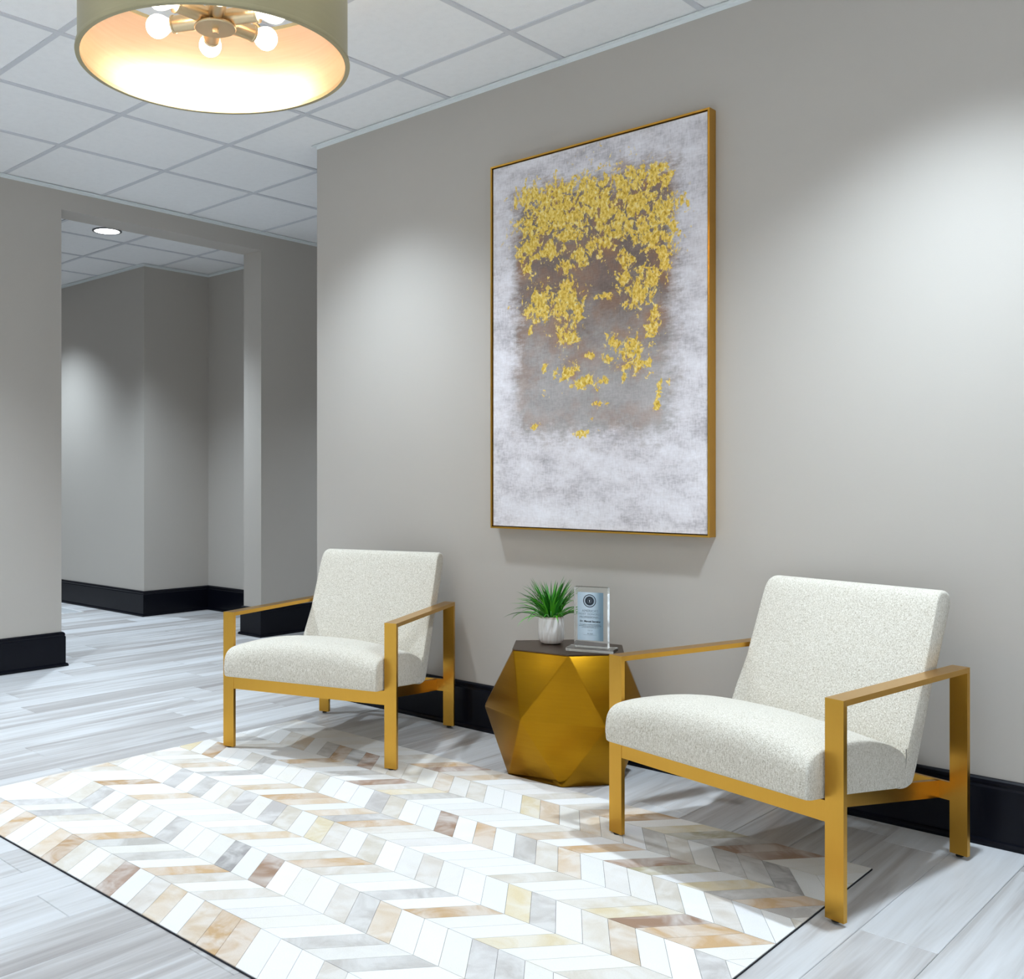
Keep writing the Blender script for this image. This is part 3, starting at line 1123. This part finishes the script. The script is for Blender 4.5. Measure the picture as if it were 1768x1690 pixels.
Fc.append((17, 16, 15, 14, 13, 12))
b = BM()
vs = [b.b.verts.new(v) for v in V]
for f_ in Fc:
    b.b.faces.new([vs[i] for i in f_])
bmesh.ops.recalc_face_normals(b.b, faces=b.b.faces)
bmesh.ops.bevel(b.b, geom=list(b.b.edges), offset=0.0035, segments=2, affect='EDGES', profile=0.5)
part('body', b, M_table, table, 0.35)
b = BM(); b.prism([(x * 1.012, y * 1.012) for x, y in top], TZ - 0.004, TZ)
part('tabletop', b, M_tabletop, table)

# ------------------------------------------------------------------ potted grass
pot = empty('potted_grass', (1.338, -0.262, TZ), 0.3, 'small white ribbed ceramic pot of green grass on the brass table', 'potted plant')
b = BM()
prof = [(0.0, 0.002), (0.034, 0.0005), (0.043, 0.006), (0.0475, 0.020), (0.0490, 0.045), (0.0485, 0.075), (0.0465, 0.098), (0.0450, 0.1035), (0.0425, 0.1035), (0.0420, 0.098), (0.0430, 0.085), (0.0, 0.085)]
b.lathe(prof, 64)
for v in b.b.verts:                            # soft vertical ribs
    r_ = math.hypot(v.co.x, v.co.y)
    if r_ > 0.04 and v.co.z < 0.1:
        a_ = math.atan2(v.co.y, v.co.x)
        k_ = 1 + 0.018 * math.cos(a_ * 16) * min(1, v.co.z / 0.02)
        v.co.x *= k_; v.co.y *= k_


def pot_mat():
    m, nt, bs = new_mat('white_reactive_glaze')
    o = objco(nt)
    sep = nt.nodes.new('ShaderNodeSeparateXYZ')
    L(nt, o, sep.inputs[0])
    st = noise(nt, mapping(nt, o, (110, 110, 8)), 1.0, 3, 0.6)
    rim = math_n(nt, 'DIVIDE', math_n(nt, 'SUBTRACT', sep.outputs[2], 0.094), 0.009, clamp=True)
    fac = math_n(nt, 'ADD', math_n(nt, 'MULTIPLY', rim, 0.75), math_n(nt, 'MULTIPLY', math_n(nt, 'SUBTRACT', st, 0.42), 1.1), clamp=True)
    c = mix_c(nt, fac, (0.80, 0.77, 0.74), (0.42, 0.31, 0.24))
    L(nt, c, bs.inputs['Base Color'])
    bs.inputs['Roughness'].default_value = 0.22
    bs.inputs['Coat Weight'].default_value = 0.4
    return m


part('pot', b, pot_mat(), pot, 0.9)
b = BM(); b.lathe([(0.0, 0.094), (0.025, 0.0935), (0.0415, 0.090), (0.0415, 0.086), (0.0, 0.086)], 24)
part('soil', b, plain('dark_soil', (0.035, 0.026, 0.018), 0.95, 0, 0.1, 300, 0.5), pot, 0.9)


def grass_mat():
    m, nt, bs = new_mat('green_grass_blade')
    geo = nt.nodes.new('ShaderNodeNewGeometry')
    oi = nt.nodes.new('ShaderNodeObjectInfo')
    rnd = math_n(nt, 'FRACT', math_n(nt, 'ADD', geo.outputs['Random Per Island'], oi.outputs['Random']))
    n = noise(nt, objco(nt), 60, 2)
    c = ramp(nt, math_n(nt, 'ADD', math_n(nt, 'MULTIPLY', rnd, 0.7), math_n(nt, 'MULTIPLY', n, 0.3)),
             [(0.1, (0.008, 0.09, 0.006)), (0.5, (0.03, 0.26, 0.012)), (0.9, (0.13, 0.50, 0.03))])
    L(nt, c, bs.inputs['Base Color'])
    bs.inputs['Roughness'].default_value = 0.35
    bs.inputs['Subsurface Weight'].default_value = 0.0
    return m


M_grass = grass_mat()
RG = random.Random(11)


def blade(bm_, base_r, az, lean, length, wid, droop):
    n = 8
    p = Vector((math.cos(az) * base_r, math.sin(az) * base_r, 0.088))
    d = Vector((math.cos(az), math.sin(az), 0))
    side = Vector((-math.sin(az), math.cos(az), 0))
    el = PI / 2 - lean
    rows = []
    for i in range(n + 1):
        t_ = i / n
        w_ = wid * (0.75 + 0.5 * t_) * (1 - t_ ** 2.2) + 0.00015
        fold = Vector((0, 0, 1)) * math.cos(el) * w_ * 0.35 - d * math.sin(el) * w_ * 0.35
        rows.append((bm_.b.verts.new(p - side * w_ / 2 + fold), bm_.b.verts.new(p), bm_.b.verts.new(p + side * w_ / 2 + fold)))
        p = p + (d * math.cos(el) + Vector((0, 0, 1)) * math.sin(el)) * (length / n)
        el -= droop / n
    for a_, c_ in zip(rows, rows[1:]):
        bm_.b.faces.new((a_[0], a_[1], c_[1], c_[0]))
        bm_.b.faces.new((a_[1], a_[2], c_[2], c_[1]))


tuft = BM()
def away(az):                              # 1 = points away from the award, 0 = points at it
    d_ = abs((az + 0.51 + PI) % (2 * PI) - PI)
    return min(1.0, d_ / 1.0)


for k in range(130):
    az = RG.uniform(0, 2 * PI)
    q_ = away(az)
    blade(tuft, RG.uniform(0.002, 0.030), az, RG.uniform(0.02, 0.2 + 0.35 * q_), RG.uniform(0.095, 0.185), RG.uniform(0.006, 0.0105), RG.uniform(0.2, 0.7 + 0.8 * q_))
tu = part('grass_tuft', tuft, M_grass, pot, 3.2)
tu['kind'] = 'stuff'
for k in range(34):
    bb = BM()
    az = 2 * PI * k / 34 + RG.uniform(-0.1, 0.1)
    q_ = away(az)
    blade(bb, 0.030, az, RG.uniform(0.5, 0.6 + 0.45 * q_), RG.uniform(0.12, 0.19) * (0.55 + 0.45 * q_), RG.uniform(0.006, 0.010), RG.uniform(0.8, 1.9))
    part('grass_blade', bb, M_grass, pot, 3.2)

# ------------------------------------------------------------------ glass award
AZ = math.radians(19.0)
aw = empty('glass_award', (1.543, -0.299, TZ), AZ, 'clear glass award plaque with printed silver panel on the brass table', 'award')


def glass_mat():
    m, nt, bs = new_mat('clear_optical_glass')
    bs.inputs['Base Color'].default_value = (0.985, 1.0, 0.99, 1)
    bs.inputs['Roughness'].default_value = 0.0
    bs.inputs['Transmission Weight'].default_value = 1.0
    bs.inputs['IOR'].default_value = 1.49
    return m


M_glass = glass_mat()
AH0, AH1, AWD, ATH = 0.013, 0.232, 0.122, 0.034
b = BM(); b.box(-0.086, 0.086, -0.040, 0.040, 0.0006, 0.0125); b.bevel(0.003)
part('base', b, M_glass, aw)
b = BM(); b.box(-AWD / 2, AWD / 2, -ATH / 2, ATH / 2, AH0, AH1); b.bevel(0.004)
part('plate', b, M_glass, aw)


def panel_mat():
    m, nt, bs = new_mat('silver_printed_panel')
    o = objco(nt)
    sep = nt.nodes.new('ShaderNodeSeparateXYZ')
    L(nt, o, sep.inputs[0])
    n = noise(nt, mapping(nt, o, (600, 600, 20)), 1.0, 2)
    f = math_n(nt, 'ADD', math_n(nt, 'MULTIPLY_ADD', sep.outputs[0], 10.5, 0.5), math_n(nt, 'MULTIPLY', math_n(nt, 'SUBTRACT', n, 0.5), 0.1))
    c = ramp(nt, f, [(0.0, (0.36, 0.46, 0.54)), (0.35, (0.52, 0.61, 0.68)), (0.62, (0.42, 0.52, 0.60)), (0.86, (0.15, 0.23, 0.29)), (1.0, (0.12, 0.19, 0.24))])
    L(nt, c, bs.inputs['Base Color'])
    bs.inputs['Roughness'].default_value = 0.4
    bs.inputs['Metallic'].default_value = 0.15
    return m


pw, pz0, pz1 = 0.094, 0.040, 0.214
yf = -ATH / 2 - 0.0012
b = BM(); b.box(-pw / 2 - 0.001, pw / 2 - 0.001, yf, yf + 0.0008, pz0, pz1)
panel = part('panel', b, panel_mat(), aw)
M_ink = plain('dark_ink', (0.015, 0.022, 0.032), 0.5, 0, 0.3, 60, 0.2)
M_ink2 = plain('grey_ink', (0.16, 0.20, 0.24), 0.5, 0, 0.3, 60, 0.2)
M_silver = plain('pale_print', (0.62, 0.68, 0.72), 0.4, 0, 0.4, 60, 0.05)


def ring(r0, r1, y, mat, name, cz=0.183, cx=-0.004):
    bm_ = BM()
    seg = 48
    rs = []
    for yy in (y, y - 0.0003):
        for r_ in (r0, r1):
            rs.append([bm_.b.verts.new((cx + r_ * math.cos(2 * PI * i / seg), yy, cz + r_ * math.sin(2 * PI * i / seg))) for i in range(seg)] if r_ > 0 else None)
    a0, a1, c0, c1 = rs
    if c0 is None:
        bm_.b.faces.new(c1)
    for i in range(seg):
        j = (i + 1) % seg
        if c0:
            bm_.b.faces.new((c0[i], c0[j], c1[j], c1[i]))
        bm_.b.faces.new((a1[i], a1[j], c1[j], c1[i]))
    o = part(name, bm_, mat, panel)
    return o


ring(0.0205, 0.0235, yf, M_ink, 'seal_ring')
ring(0.0, 0.0155, yf, M_ink, 'seal_disc')
ring(0.0155, 0.0172, yf, M_ink2, 'seal_border')
ring(0.0075, 0.0085, yf - 0.0003, M_ink2, 'seal_inner_ring')
b = BM(); b.prism([(-0.0013, 0), (-0.0005, 0.0035), (-0.0022, 0.006), (0.0, 0.009), (0.0022, 0.006), (0.0005, 0.0035), (0.0013, 0)], 0, 0.0003)
bmesh.ops.transform(b.b, matrix=Matrix.Translation((-0.004, yf - 0.0003, 0.178)) @ Matrix.Rotation(PI / 2, 4, 'X'), verts=b.b.verts)
part('seal_flame', b, M_silver, panel)


def text(s, size, z, mat, bold=0.0, x=-0.002):
    cu = bpy.data.curves.new('lettering', 'FONT')
    cu.body = s
    cu.size = size
    cu.align_x = 'CENTER'
    cu.extrude = 0.00015
    cu.offset = bold
    cu.resolution_u = 2
    to = bpy.data.objects.new('lettering_source', cu)
    COL.objects.link(to)
    dg = bpy.context.evaluated_depsgraph_get()
    me = bpy.data.meshes.new_from_object(to.evaluated_get(dg))
    bpy.data.objects.remove(to)
    bpy.data.curves.remove(cu)
    me.transform(Matrix.Translation((x, yf - 0.0003, z)) @ Matrix.Rotation(PI / 2, 4, 'X'))
    me.materials.clear()
    me.materials.append(mat)
    return obj('lettering', me, panel)


text("AMERICA'S", 0.0125, 0.1425, M_ink2)
text('MOST HONORED', 0.0108, 0.1315, M_ink2)
text('PROFESSIONALS', 0.0108, 0.1205, M_ink2)
text('Dr. Manuel Sangalut', 0.0092, 0.1060, M_ink, 0.0003)
text('In recognition of professional excellence', 0.0046, 0.0965, M_ink)
text('and dedication as one of the most honored', 0.0046, 0.0912, M_ink)
text('professionals in the field, top 1%', 0.0046, 0.0860, M_ink)
text('2 0 1 9', 0.0060, 0.0740, M_ink2)
text('M. Hall', 0.0070, 0.0620, M_ink2)
b = BM(); b.box(-0.026, 0.022, yf - 0.0003, yf, 0.0595, 0.0600)
part('signature_line', b, M_ink2, panel)
